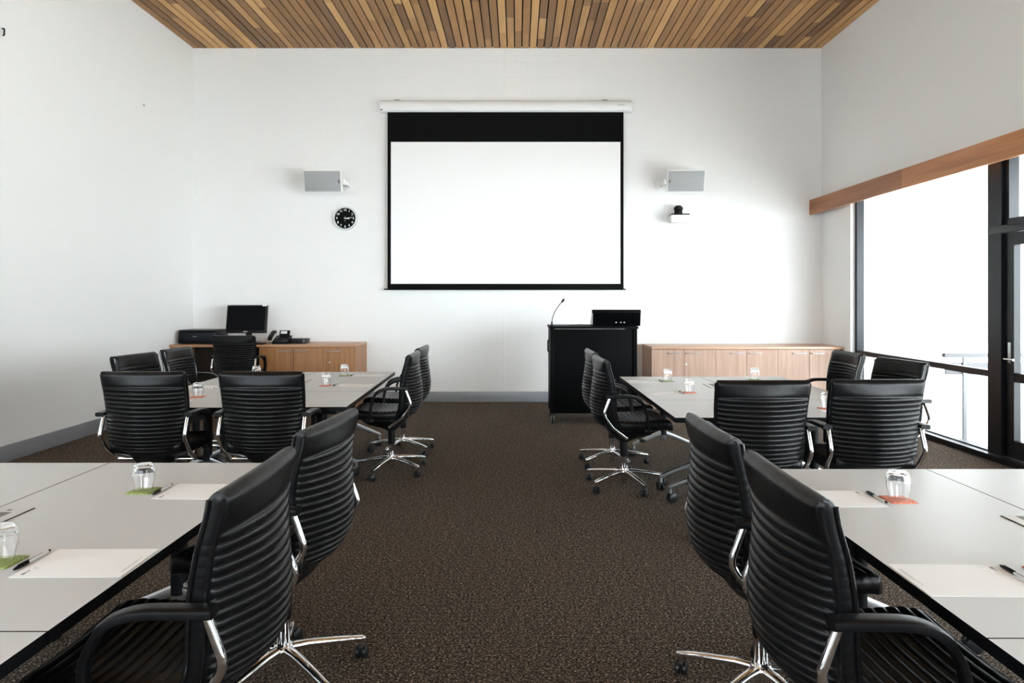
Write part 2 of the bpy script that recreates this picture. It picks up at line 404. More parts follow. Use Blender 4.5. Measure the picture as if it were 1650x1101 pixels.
struct('trim_3', bm, 'frame', 'thick black vertical mullions between the windows and door', 'mullion', smooth=False)
bm = bmesh.new(); box(bm, (XR - 0.03, OPEN_B, 0.0), (GX, OPEN_A - 0.001, 0.05)); struct('trim_4', bm, 'frame', 'low black floor track along the foot of the glazing', 'sill', smooth=False)
bm = bmesh.new(); rbox(bm, (GX - 0.045, 5.14, 2.045), (GX + 0.1, 6.37, 2.11), 0.003); struct('trim_5', bm, 'frame', 'black head bar across the top of the glass door', 'door head')
bm = bmesh.new(); frame_ring(bm, 5.15, 6.2, 0.052, 2.04, 0.11, 0.06, 0.16, ((0.765, 0.08),))
door = struct('door_1', bm, 'frame', 'black framed glass door with steel lever handle', 'door', smooth=False)
for a, b in ((0.2, 0.73), (0.80, 1.94)):
    p = bmesh.new(); box(p, (GX + 0.025, 5.25, a), (GX + 0.033, 6.1, b)); obj('pane', p, 'pane', door, smooth=False)
p = bmesh.new(); rbox(p, (GX - 0.008, 6.125, 0.89), (GX, 6.16, 1.07), 0.003)
hp = obj('handle_plate', p, 'alu', door)
p = bmesh.new(); tube(p, fillet([(GX - 0.006, 6.142, 0.925), (GX - 0.055, 6.142, 0.925), (GX - 0.055, 6.02, 0.925)], 0.015), 0.009); obj('lever', p, 'chrome', hp)
# window behind the viewer
bm = bmesh.new()
for a, b in ((WX0, WX0 + 0.06), (-1.7, -1.64), (WX1 - 0.06, WX1)): box(bm, (a, YF - 0.12, WZ0), (b, YF - 0.04, WZ1))
box(bm, (WX0 + 0.06, YF - 0.12, WZ0), (WX1 - 0.06, YF - 0.04, WZ0 + 0.06)); box(bm, (WX0 + 0.06, YF - 0.12, WZ1 - 0.06), (WX1 - 0.06, YF - 0.04, WZ1))
o = struct('window_5', bm, 'frame', 'wide window in the wall behind the viewer', 'window', smooth=False)
p = bmesh.new(); box(p, (WX0 + 0.06, YF - 0.09, WZ0 + 0.06), (WX1 - 0.06, YF - 0.082, WZ1 - 0.06)); obj('pane', p, 'pane', o, smooth=False)
# window in the left wall, beside the viewer
bm = bmesh.new()
for a, b in ((LY0, LY0 + 0.06), (-0.73, -0.67), (LY1 - 0.06, LY1)): box(bm, (XL - 0.14, a, LZ0), (XL - 0.06, b, LZ1))
for a, b in ((LY0 + 0.06, -0.73), (-0.67, LY1 - 0.06)): box(bm, (XL - 0.14, a, LZ0), (XL - 0.06, b, LZ0 + 0.06)); box(bm, (XL - 0.14, a, LZ1 - 0.06), (XL - 0.06, b, LZ1))
o = struct('window_6', bm, 'frame', 'black framed window in the left wall beside the viewer', 'window', smooth=False)
for a, b in ((LY0 + 0.06, -0.73), (-0.67, LY1 - 0.06)):
    p = bmesh.new(); box(p, (XL - 0.11, a, LZ0 + 0.06), (XL - 0.102, b, LZ1 - 0.06)); obj('pane', p, 'pane', o, smooth=False)
# terrace outside
bm = bmesh.new(); box(bm, (XR + 0.272, -14, -0.4), (22, 26, -0.16)); struct('ground', bm, 'deck', 'pale paved terrace outside the glazing', 'terrace', smooth=False)
bm = bmesh.new(); box(bm, (XR + 0.272, -4.0, 2.86), (XR + 1.2, 4.5, 3.02)); box(bm, (XR + 0.272, 4.5, 2.86), (XR + 9, 14, 3.02)); struct('added_canopy', bm, 'paint', 'white canopy added over the terrace to block sky light', 'added light blocker', smooth=False)  # invented canopy, shaped to cut high sky light and shade the far deck
hr = thing('terrace_handrail', 'pale grey handrail with a flat panel and post outside the window', 'handrail', (4.88, 7.6, -0.16))
p = bmesh.new(); rbox(p, (-0.22, -0.03, 0.975), (1.9, 0.03, 1.02), 0.008); obj('top_rail', p, 'rail', hr)
p = bmesh.new(); rbox(p, (-0.2, -0.012, 0.785), (1.9, 0.012, 0.92), 0.004); obj('side_panel', p, 'rail', hr)
for x in (0.0, 1.6):
    p = bmesh.new(); rbox(p, (x - 0.022, -0.03, 0), (x + 0.022, -0.0125, 0.985), 0.003); obj('post', p, 'rail', hr)

# ------------------------------------------------------------------ swivel chair (faces local +y, origin on the floor under its column)
REAR = [(0.455, -0.135), (0.50, -0.198), (0.56, -0.240), (0.64, -0.256), (0.74, -0.250), (0.86, -0.230), (0.96, -0.216), (1.005, -0.213)]
CURV = [(0.455, 0.085), (0.6, 0.10), (0.74, 0.092), (0.86, 0.055), (0.95, 0.018), (1.005, 0.004)]
HALF = [(0.455, 0.205), (0.50, 0.228), (0.56, 0.240), (0.7, 0.246), (0.85, 0.252), (1.005, 0.257)]
THK = [(0.455, 0.040), (0.60, 0.056), (0.8, 0.052), (0.9, 0.050), (1.005, 0.050)]
Z0, ZR, Z1, NR = 0.455, 0.905, 1.005, 17
def back_rows():
    rows = []
    for i in range(NR):
        for k in range(7): rows.append((Z0 + (ZR - Z0) * (i + k / 7) / NR, k / 7))
    r = 0.032
    for k in range(7): rows.append((ZR + (Z1 - r - ZR) * k / 7, None))
    for k in range(9): rows.append((Z1 - r + r * math.sin(PI / 2 * k / 8), None))
    return rows
def back_bm():
    bm = bmesh.new(); rows = back_rows(); us = [-1, -0.985, -0.955, -0.9, -0.78, -0.6, -0.4, -0.2, 0, 0.2, 0.4, 0.6, 0.78, 0.9, 0.955, 0.985, 1]
    rings = []
    for u in us:
        rear, front = [], []
        edge = min(1, max(0, (1 - abs(u)) / 0.07)) ** 0.5
        for z, t in rows:
            hw = spl(HALF, z); x = u * hw; y = spl(REAR, z) + spl(CURV, z) * u * u; th = spl(THK, z) * (0.74 + 0.26 * edge)
            rb = (0.009 * (abs(math.sin(PI * t)) ** 0.55) - 0.002) * edge if t is not None else 0.006 * min(1, (Z1 - z) / 0.02) * edge * math.sin(PI * min(1, max(0, (z - ZR) / 0.02)) / 2)
            half = th / 2; mid = y + half
            if z > Z1 - 0.032: half *= math.sqrt(max(0.0, 1 - ((z - Z1 + 0.032) / 0.0321) ** 2)) * 0.98 + 0.02
            if z < Z0 + 0.02: half *= 0.35 + 0.65 * math.sqrt(max(0.0, 1 - ((Z0 + 0.02 - z) / 0.02) ** 2))
            rear.append((x, mid - half - rb, z)); front.append((x, mid + half + rb, z))
        rings.append(rear + front[::-1])
    loft(bm, rings); return bm
def back_edge(s, front):
    pts = []
    for i in range(25):
        z = Z0 + 0.012 + (Z1 - 0.03 - Z0) * i / 24
        y = spl(REAR, z) + spl(CURV, z) + spl(THK, z) * (0.13 if not front else 0.87)
        pts.append((s * (spl(HALF, z) + 0.001), y, z))
    return pts
SEAT = [(-0.185, 0.560), (-0.12, 0.540), (0.0, 0.530), (0.15, 0.533), (0.25, 0.538), (0.305, 0.532), (0.335, 0.512)]
def seat_bm():
    bm = bmesh.new(); nr = 15; rows = []
    y0, y1 = -0.17, 0.338
    for i in range(nr):
        for k in range(6): rows.append((y0 + (y1 - y0) * (i + k / 6) / nr, k / 6))
    rings = []
    for u in [-1, -0.97, -0.9, -0.7, -0.4, 0, 0.4, 0.7, 0.9, 0.97, 1]:
        edge = min(1, (1 - abs(u)) / 0.1) ** 0.5; top, bot = [], []
        for y, t in rows:
            hw = interp([(-0.17, 0.222), (0.0, 0.24), (0.25, 0.24), (0.31, 0.225), (0.338, 0.20)], y)
            z = spl(SEAT, y) + 0.012 * u * u; th = 0.074
            if y > 0.30: th *= 0.25 + 0.75 * math.sqrt(max(0, 1 - ((y - 0.30) / 0.039) ** 2))
            rb = (0.007 * abs(math.sin(PI * t)) ** 0.55 - 0.002) * edge
            c = z - 0.037; h = th / 2 * (0.7 + 0.3 * edge)
            top.append((u * hw, y, c + h + rb)); bot.append((u * hw, y, c - h))
        rings.append(top + bot[::-1])
    loft(bm, rings); return bm
CHAIRS = 'black ribbed swivel chairs'
def make_chair():
    t = thing('swivel_chair', 'chair', 'chair', group=CHAIRS)
    obj('backrest', back_bm(), 'leather', t, angle=75)
    obj('seat', seat_bm(), 'leather', t, angle=75)
    for s in (-1, 1):
        bm = bmesh.new(); tube(bm, back_edge(s, False), 0.0055, 8); tube(bm, back_edge(s, True), 0.0055, 8); obj('edge_piping', bm, 'patent', t)
        bm = bmesh.new()
        pts = fillet([(s * 0.276, -0.185, 0.735), (s * 0.284, 0.045, 0.738), (s * 0.284, 0.112, 0.64), (s * 0.264, 0.128, 0.48)], [0.10, 0.05], 8)
        rs = [1.0 if p.z > 0.70 else 0.72 for p in pts]
        tube(bm, pts, rs, 14, sec=flat(0.026, 0.0135), side=(1, 0, 0)); rbox(bm, (s * 0.258 - 0.022, 0.10, 0.462), (s * 0.258 + 0.022, 0.158, 0.49), 0.006)
        obj('armrest', bm, 'blk', t)
        bm = bmesh.new()
        tube(bm, fillet([(s * 0.262, -0.158, 0.722), (s * 0.264, -0.205, 0.60), (s * 0.258, -0.13, 0.50), (s * 0.252, -0.03, 0.425)], [0.035, 0.03], 6), 0.0125, 14)
        obj('side_frame', bm, 'chrome', t)
    bm = bmesh.new(); cyl(bm, (-0.258, -0.03, 0.425), (0.258, -0.03, 0.425), 0.0115, 14); obj('cross_tube', bm, 'chrome', t)
    bm = bmesh.new()
    rings = []
    for z, wx, wy, cy in ((0.464, 0.16, 0.21, 0.06), (0.415, 0.13, 0.16, 0.045), (0.375, 0.06, 0.075, 0.01), (0.35, 0.036, 0.036, 0.0)):
        rings.append([(math.copysign(abs(math.cos(a)) ** 0.6, math.cos(a)) * wx, cy + math.copysign(abs(math.sin(a)) ** 0.6, math.sin(a)) * wy, z) for a in [2 * PI * k / 20 for k in range(20)]])
    loft(bm, rings); obj('tilt_mechanism', bm, 'blk', t, angle=60)
    bm = bmesh.new(); cyl(bm, (0.11, 0.08, 0.405), (0.225, 0.09, 0.40), 0.006, 8); rbox(bm, (0.22, 0.07, 0.391), (0.262, 0.11, 0.409), 0.005); obj('lever', bm, 'blk', t)
    bm = bmesh.new(); lathe(bm, [(0, 0.235), (0.029, 0.235), (0.031, 0.25), (0.031, 0.372), (0, 0.372)], 20); obj('column_sleeve', bm, 'blk', t)
    bm = bmesh.new(); lathe(bm, [(0, 0.026), (0.021, 0.026), (0.0245, 0.032), (0.0245, 0.24), (0, 0.24)], 20); obj('gas_column', bm, 'chrome', t)
    bm = bmesh.new(); lathe(bm, [(0.0246, 0.094), (0.038, 0.098), (0.042, 0.110), (0.040, 0.128), (0.033, 0.136), (0.0246, 0.137)], 24, close=True); obj('base_hub', bm, 'chrome', t)
    for k in range(5):
        bm = bmesh.new()
        pts = [(0, 0.036, 0.118), (0, 0.09, 0.117), (0, 0.2, 0.102), (0, 0.30, 0.086), (0, 0.318, 0.083)]
        tube(bm, pts, [1.25, 1.12, 0.98, 0.86, 0.55], 14, sec=flat(0.0165, 0.0135, 0.6), side=(1, 0, 0))
        cyl(bm, (0, 0.302, 0.055), (0, 0.302, 0.084), 0.0085, 10)
        leg = obj('base_leg', bm, 'chrome', t, rz=2 * PI * k / 5)
        bm = bmesh.new()
        for sx in (-1, 1):
            w_ = bmesh.new(); lathe(w_, [(0, 0), (0.022, 0), (0.027, 0.004), (0.027, 0.015), (0.022, 0.019), (0, 0.019)], 18)
            merge(bm, w_, Matrix.Translation((sx * 0.0035, 0.012, 0.027)) @ Matrix.Rotation(sx * PI / 2, 4, 'Y'))
        rbox(bm, (-0.011, -0.012, 0.03), (0.011, 0.012, 0.058), 0.005)
        c = obj('caster', bm, 'rubber', leg, (0, 0.302, 0), rz=random.uniform(0, 2 * PI))
    return t
chair0 = make_chair(); first = [True]
def put_chair(x, y, face, label, dz=0):
    """face: heading in degrees the sitter looks to; 0 = +x, 90 = +y"""
    rz = math.radians(face - 90)
    if first[0]:
        first[0] = False; c = chair0; c.location = (x, y, 0); c.rotation_euler = (0, 0, rz); c['label'] = label
    else: c = dup(chair0, (x, y, 0), rz, label)
    return c
put_chair(-0.885, 1.885, 180, 'black ribbed swivel chair nearest the viewer on the aisle side of the left front table')
put_chair(-0.895, 2.665, 173, 'black ribbed swivel chair second from the viewer on the left front table aisle side')
put_chair(-1.055, 5.85, 180, 'nearer of two black swivel chairs on the aisle side of the left rear table')
put_chair(-1.08, 6.59, 178, 'further of two black swivel chairs on the aisle side of the left rear table')
put_chair(-2.33, 4.52, 90, 'black swivel chair seen from behind at the left rear table, next to the left wall')
put_chair(-1.595, 4.52, 90, 'black swivel chair seen from behind at the left rear table, nearer the aisle')
put_chair(-2.955, 6.40, 0, 'black swivel chair at the wall side of the left rear table, closer to the credenza')
put_chair(-2.95, 5.665, -8, 'black swivel chair at the wall side of the left rear table, farther from the credenza')
put_chair(-3.48, 8.72, 90, 'black swivel desk chair tucked under the credenza in front of the computer monitor')
put_chair(0.885, 1.83, 0, 'black ribbed swivel chair nearest the viewer on the aisle side of the right front table')
put_chair(0.885, 2.52, 2, 'black ribbed swivel chair second from the viewer on the right front table aisle side')
put_chair(0.83, 5.40, 3, 'nearer of two black swivel chairs in front of the lectern at the right rear table')
put_chair(0.835, 6.11, 2, 'further of two black swivel chairs in front of the lectern at the right rear table')
put_chair(1.370, 4.055, 90, 'black swivel chair seen from behind at the right rear table, nearer the aisle')
put_chair(2.026, 4.095, 90, 'black swivel chair seen from behind at the right rear table, nearer the windows')
put_chair(2.645, 5.93, 180, 'black swivel chair on the window side of the right rear table, closer to the cabinets')
put_chair(2.68, 5.145, 190, 'black swivel chair on the window side of the right rear table, farther from the cabinets')

# ------------------------------------------------------------------ conference tables
TZ = 0.715
def make_table(name, label, cx, cy, length, width, rz, cross=0):
    """length runs along local y"""
    t = thing(name, label, 'table', (cx, cy, 0), rz, 'grey conference tables')
    L, W = length / 2 - 0.0024, width / 2 - 0.0024
    bm = bmesh.new(); box(bm, (-W, -L, TZ - 0.032), (W, L, TZ), 1)
    bm.faces.ensure_lookup_table(); bm.faces[1].material_index = 0
    obj('tabletop', bm, ['top', 'edge'], t, smooth=False)
    bm = bmesh.new()
    for x in (-0.16, 0.16): rbox(bm, (x - 0.02, -L + 0.12, TZ - 0.085), (x + 0.02, L - 0.12, TZ - 0.033), 0.004)
    obj('under_frame', bm, 'edge', t)
    for s in (-1, 1):
        bm = bmesh.new()
        tube(bm, [(0, 0, 0.20), (0, 0, TZ - 0.088)], 1, 16, sec=flat(0.028, 0.04, 0.7), side=(1, 0, 0)); rbox(bm, (-0.2, -0.035, TZ - 0.088), (0.2, 0.035, TZ - 0.06), 0.006)
        leg = obj('leg', bm, 'edge', t, (cross, s * (L - 0.385), 0) if cross else (0, s * (L - 0.17), 0), PI / 2 if cross else 0)
        bm = bmesh.new()
        lathe(bm, [(0, 0.155), (0.03, 0.155), (0.033, 0.165), (0.033, 0.245), (0, 0.25)], 20)
        for q in (-1, 1):
            tube(bm, [(q * 0.02, 0, 0.215), (q * 0.15, 0, 0.163), (q * 0.27, 0, 0.112), (q * 0.282, 0, 0.108)], [1.15, 1, 0.85, 0.6], 12, sec=flat(0.022, 0.017, 0.55), side=(0, 1, 0))
            cyl(bm, (q * 0.272, 0, 0.066), (q * 0.272, 0, 0.112), 0.011, 12)
        obj('foot', bm, 'alu', leg)
        for q in (-1, 1):
            bm = bmesh.new()
            for sx in (-1, 1):
                w_ = bmesh.new(); lathe(w_, [(0, 0), (0.028, 0), (0.035, 0.005), (0.035, 0.018), (0.028, 0.022), (0, 0.022)], 20)
                merge(bm, w_, Matrix.Translation((0, 0, 0.035)) @ Matrix.Translation((sx * 0.004, 0.014, 0)) @ Matrix.Rotation(sx * PI / 2, 4, 'Y'))
            rbox(bm, (-0.013, -0.013, 0.04), (0.013, 0.013, 0.07), 0.005)
            obj('caster', bm, 'rubber', leg, (q * 0.272, 0, 0), random.uniform(0, PI))
    return t
def rot_about(px, py, ang, x, y):
    c, s = math.cos(ang), math.sin(ang); return (px + c * (x - px) - s * (y - py), py + s * (x - px) + c * (y - py))
def block(xa, sgn, near, seam, far, width, ang, labels):
    """xa: aisle edge; sgn -1 = block lies to the left of the aisle; two lengthwise tables and one crosswise at the near end"""
    spec = [(xa + sgn * width * 0.5, (seam + far) / 2, far - seam, width, 0), (xa + sgn * width * 1.5, (seam + far) / 2, far - seam, width, 0), (xa + sgn * width, (near + seam) / 2, 2 * width, seam - near, PI / 2)]
    for (x, y, l, w_, r), lab in zip(spec, labels):
        x, y = rot_about(xa, near, ang, x, y); make_table('conference_table', lab, x, y, l, w_, r + ang, w_ / 2 - 0.125 if r else 0)
block(-1.048, -1, 0.754, 1.554, 3.150, 0.797, 0.0, ('grey topped table beside the aisle in the left front block, with two notepads',
      'grey topped table on the wall side of the left front block', 'grey topped table across the viewer end of the left front block'))
block(1.028, 1, 0.765, 1.523, 3.035, 0.757, 0.0, ('grey topped table beside the aisle in the right front block, with two notepads',
      'grey topped table on the window side of the right front block', 'grey topped table across the viewer end of the right front block'))
LA = 0.030
block(-1.168, -1, 4.765, 5.56, 7.06, 0.80, LA, ('grey topped table beside the aisle in the left rear block',
      'grey topped table on the wall side of the left rear block', 'grey topped crosswise table of the left rear block, before the two chairs seen from behind'))
block(0.985, 1, 4.335, 5.095, 6.615, 0.765, 0.005, ('grey topped table beside the aisle in the right rear block, near the lectern',
      'grey topped table on the window side of the right rear block', 'grey topped crosswise table of the right rear block, before the two chairs seen from behind'))

# ------------------------------------------------------------------ things on the tables
def tumbler_bm():
    bm = bmesh.new()
    outer = [(0.0315, 0.0), (0.0335, 0.012), (0.0375, 0.035), (0.0405, 0.058), (0.0405, 0.074), (0.0375, 0.090), (0.031, 0.101), (0.026, 0.105), (0.0, 0.1055)]
    inner = [(0.0, 0.096), (0.023, 0.0955), (0.031, 0.089), (0.0375, 0.072), (0.0380, 0.058), (0.0352, 0.035), (0.0312, 0.012), (0.0296, 0.0)]
    lathe(bm, outer + inner, 32, close=True); return bm
def coaster_bm():
    bm = bmesh.new(); rbox(bm, (-0.0475, -0.0475, 0), (0.0475, 0.0475, 0.004), 0.0012, 1); return bm
def pad_bm():
    bm = bmesh.new(); box(bm, (-0.105, -0.1485, 0), (0.105, 0.1485, 0.0014))
    for v in bm.verts:
        if v.co.z < 0.001: v.co.x *= 0.985; v.co.y *= 0.99
    return bm
def print_bm():
    bm = bmesh.new()
    box(bm, (-0.088, 0.120, 0.0014), (-0.074, 0.129, 0.0016)); box(bm, (-0.072, 0.121, 0.0014), (-0.058, 0.1235, 0.0016)); box(bm, (-0.072, 0.1255, 0.0014), (-0.054, 0.127, 0.0016))
    for k in range(3): box(bm, (-0.05 + 0.004 * k, 0.112 + 0.006 * k, 0.0014), (-0.036 + 0.002 * k, 0.1128 + 0.006 * k, 0.0016))
    for k in range(2): box(bm, (-0.07, -0.136 + 0.005 * k, 0.0014), (0.01 + 0.03 * k, -0.1352 + 0.005 * k, 0.0016))
    return bm
proto = {}
def copy_of(key, builder, loc, rz, label):
    if key in proto: return dup(proto[key], loc, rz, label)
    o = builder(); o.location = loc; o.rotation_euler = (0, 0, rz); o['label'] = label; proto[key] = o; return o
def b_tumbler(): return tag(obj('tumbler', tumbler_bm(), 'glass', angle=60), '', 'glass', 'upturned glasses')
def b_coaster(c): return lambda: tag(obj('coaster', coaster_bm(), c), '', 'coaster', 'square coasters')
def b_pad():
    o = tag(obj('notepad', pad_bm(), 'paper'), '', 'notepad', 'white notepads'); obj('print', print_bm(), 'ink', o, smooth=False); return o
def b_pen():
    t = thing('pen', '', 'pen', group='black capped pens')          # lies along local y, cap towards -y
    bm = bmesh.new(); lathe(bm, [(0, 0.0), (0.0036, 0.0), (0.0039, 0.002), (0.0039, 0.083), (0, 0.083)], 12); bmesh.ops.transform(bm, matrix=Matrix.Translation((0, -0.012, 0.0058)) @ Matrix.Rotation(-PI / 2, 4, 'X'), verts=bm.verts); obj('barrel', bm, 'barrel', t)
    bm = bmesh.new(); cyl(bm, (0, -0.010, 0.0094), (0, 0.050, 0.0094), 0.0009, 6); obj('ink_tube', bm, 'blk', t)
    bm = bmesh.new(); lathe(bm, [(0, 0), (0.0024, 0.001), (0.0048, 0.012), (0.0056, 0.05), (0.0056, 0.056), (0, 0.056)], 12); bmesh.ops.transform(bm, matrix=Matrix.Translation((0, -0.068, 0.0058)) @ Matrix.Rotation(-PI / 2, 4, 'X'), verts=bm.verts)
    rbox(bm, (-0.0018, -0.052, 0.0108), (0.0018, -0.008, 0.0128), 0.0006, 1); obj('cap', bm, 'blk', t)
    bm = bmesh.new(); cyl(bm, (0, 0.071, 0.0058), (0, 0.079, 0.0058), 0.0041, 10); obj('end_plug', bm, 'blk', t)
    return t
def setting(px, py, head, pad, pen, coaster, glass, prz=0.0):
    """head = direction (deg) from the sitter towards the table's middle; pad etc: (along, side, label) measured from (px, py)"""
    a = math.radians(head); f = (math.cos(a), math.sin(a)); s = (-math.sin(a), math.cos(a)); rz = a - PI / 2
    P = lambda al, si, z: (px + f[0] * al + s[0] * si, py + f[1] * al + s[1] * si, z)
    if pad: copy_of('pad', b_pad, P(0, 0, TZ), rz + prz, pad)
    if pen: copy_of('pen', b_pen, P(pen[0], pen[1], TZ), rz + pen[2], pen[3])
    if coaster:
        c, al, si, lab, cr = coaster; copy_of('coaster_' + c, b_coaster(c), P(al, si, TZ), rz + cr, lab)
        copy_of('tumbler', b_tumbler, P(al, si, TZ + 0.004), random.uniform(0, 1), glass)
HP = PI / 2
# the front left block
setting(-1.208, 1.958, 180, 'white notepad nearest the viewer on the left front table', (0.163, -0.002, -HP, 'black capped pen beside the nearer notepad on the left front table'),
        ('green', 0.245, 0.0, 'green coaster beside the nearer pen, at the edge of the left front table view', 0.0), 'upturned glass on the green coaster cut by the picture edge, left front table', 0.01)
setting(-1.208, 2.68, 180, 'white notepad half hidden by the chairs on the left front table', (0.165, -0.005, -HP, 'black capped pen beside the half hidden notepad, left front table'),
        ('green', 0.234, -0.005, 'green coaster in full view on the left front table', -0.03), 'upturned glass in full view on a green coaster, left front table', -0.01)
# the front right block
setting(1.183, 1.838, 0, 'white notepad nearest the viewer on the right front table', (0.155, 0.02, -HP, 'black capped pen beside the nearer notepad on the right front table'),
        ('orange', 0.262, 0.04, 'orange coaster cut by the picture edge on the right front table', 0.0), 'upturned glass on the orange coaster cut by the picture edge, right front table', -0.02)
setting(1.178, 2.583, 0, 'white notepad half hidden by the chairs on the right front table', (0.160, 0.012, -HP, 'black capped pen between the half hidden notepad and the orange coaster, right front table'),
        ('orange', 0.230, -0.015, 'orange coaster in full view on the right front table', 0.04), 'upturned glass in full view on an orange coaster, right front table', 0.0)
# the rear left block
setting(-1.385, 5.93, 180, 'white notepad before the nearer aisle chair of the left rear table', (0.168, -0.01, -HP, 'black capped pen beside the orange coaster on the aisle side of the left rear table'),
        ('orange', 0.245, 0.0, 'orange coaster on the aisle side of the left rear table', 0.03), 'upturned glass on the orange coaster, aisle side of the left rear table', 0.03)
setting(-1.425, 6.69, 180, 'white notepad before the further aisle chair of the left rear table', (0.165, -0.01, -HP, 'black capped pen beside the green coaster on the left rear table'),
        ('green', 0.235, 0.0, 'green coaster on the left rear table', 0.03), 'upturned glass on the green coaster of the left rear table', 0.03)
setting(-2.46, 4.94, 90, 'white notepad hidden before the wall side chair seen from behind, left rear table', None,
        ('orange', 0.31, -0.05, 'orange coaster near the two chairs seen from behind, left rear table', 0.06), 'upturned glass seen between the two chairs seen from behind, left rear table', 0.03)
setting(-2.665, 5.83, 0, 'white notepad by the wall side edge of the left rear table', (0.165, -0.01, -HP, 'black capped pen by the wall side notepad of the left rear table'), None, None, 0.03)
setting(-2.68, 6.52, 0, None, None, ('orange', 0.225, 0.03, 'orange coaster farthest towards the credenza on the left rear table', 0.03), 'upturned glass peeping over the chair back below the desk chair', 0.03)
# the rear right block
setting(1.135, 5.47, 0, 'white notepad before the nearer chair facing the right rear table by the lectern', (0.158, 0.01, -HP, 'black capped pen beside the orange coaster near the lectern chairs'),
        ('orange', 0.225, 0.02, 'orange coaster on the aisle side of the right rear table', 0.02), 'upturned glass on the orange coaster, aisle side of the right rear table', 0.0)
setting(1.130, 6.22, 0, 'white notepad before the further chair facing the right rear table by the lectern', (0.155, 0.0, -HP, 'black capped pen beside the green coaster of the right rear table'),
        ('green', 0.225, 0.03, 'green coaster on the right rear table', 0.02), 'upturned glass on the green coaster of the right rear table', 0.0)
setting(2.345, 6.22, 180, 'white notepad on the window side of the right rear table', None, ('green', 0.17, -0.14, 'coaster below the cabinets on the window side of the right rear table', 0.02), 'upturned glass on the window side of the right rear table, below the cabinets', 0.0)
setting(2.12, 4.52, 90, 'white notepad hidden before the chair seen from behind nearer the windows', None, ('orange', 0.165, 0.03, 'orange coaster between the two chairs seen from behind, right rear table', 0.05), 'upturned glass seen between the two chairs seen from behind, right rear table', 0.0)
# cable flaps let into the tops
def flap(cx, cy, rz, label):
    def build():
        o = tag(obj('cable_flap', (lambda b: (rbox(b, (-0.062, -0.13, 0), (0.062, 0.13, 0.0035), 0.001, 1), b)[1])(bmesh.new()), 'plate'), '', 'cable flap', 'cable flaps')
        bm = bmesh.new(); box(bm, (-0.05, -0.12, 0.0035), (0.022, 0.075, 0.0038)); obj('brush_slot', bm, 'slot', o, smooth=False)
        bm = bmesh.new(); box(bm, (-0.012, 0.094, 0.0035), (0.004, 0.104, 0.0039)); obj('catch', bm, 'blk', o, smooth=False)
        bm = bmesh.new(); box(bm, (0.062, -0.13, 0), (0.0645, 0.13, 0.0025)); obj('edge_gap', bm, 'edge', o, smooth=False)
        return o
    copy_of('flap', build, (cx, cy, TZ), rz, label)
flap(-1.773, 2.335, 0, 'grey cable flap at the picture edge on the left front table')
flap(1.717, 2.245, PI, 'grey cable flap at the picture edge on the right front table')
flap(-1.945, 6.24, LA, 'grey cable flap in the middle of the left rear table')
flap(1.675, 5.90, PI, 'pale cable flap in the middle of the right rear table')

# ------------------------------------------------------------------ projection screen
sc = thing('projection_screen', 'large white pull-down projection screen with black border on the back wall', 'projection screen', (0, YB - 0.004, 0))
bm = bmesh.new(); prof = [(-0.004, 4.235), (-0.075, 4.235), (-0.108, 4.215), (-0.118, 4.16), (-0.112, 4.09), (-0.095, 4.072), (-0.004, 4.072)]
prof = prof + [(-0.002, 4.15)]
loft(bm, [[(x, y, z) for y, z in prof] for x in (-1.915, 1.605)]); hs = obj('housing', bm, 'white', sc, angle=50)
bm = bmesh.new(); box(bm, (-1.902, -0.1165, 4.088), (-1.882, -0.105, 4.105)); obj('screw_cover', bm, 'blk', hs, smooth=False)
bm = bmesh.new(); box(bm, (1.40, -0.1195, 4.158), (1.50, -0.1175, 4.166)); obj('badge', bm, 'grille', hs, smooth=False)
for x in (-1.68, 1.23):
    bm = bmesh.new(); rbox(bm, (x - 0.035, -0.09, 4.235), (x + 0.035, 0, 4.247), 0.003); obj('bracket', bm, 'grille', sc)
bm = bmesh.new(); box(bm, (-1.815, -0.068, 1.655), (1.495, -0.065, 4.075)); obj('black_border', bm, 'screenb', sc, smooth=False)
bm = bmesh.new(); box(bm, (-1.768, -0.0695, 1.665), (1.450, -0.0682, 3.655)); obj('projection_surface', bm, 'screenw', sc, smooth=False)
bm = bmesh.new(); rbox(bm, (-1.815, -0.08, 1.59), (1.495, -0.052, 1.655), 0.004); rbox(bm, (-1.862, -0.078, 1.578), (1.526, -0.054, 1.597), 0.004); obj('bottom_bar', bm, 'screenb', sc)

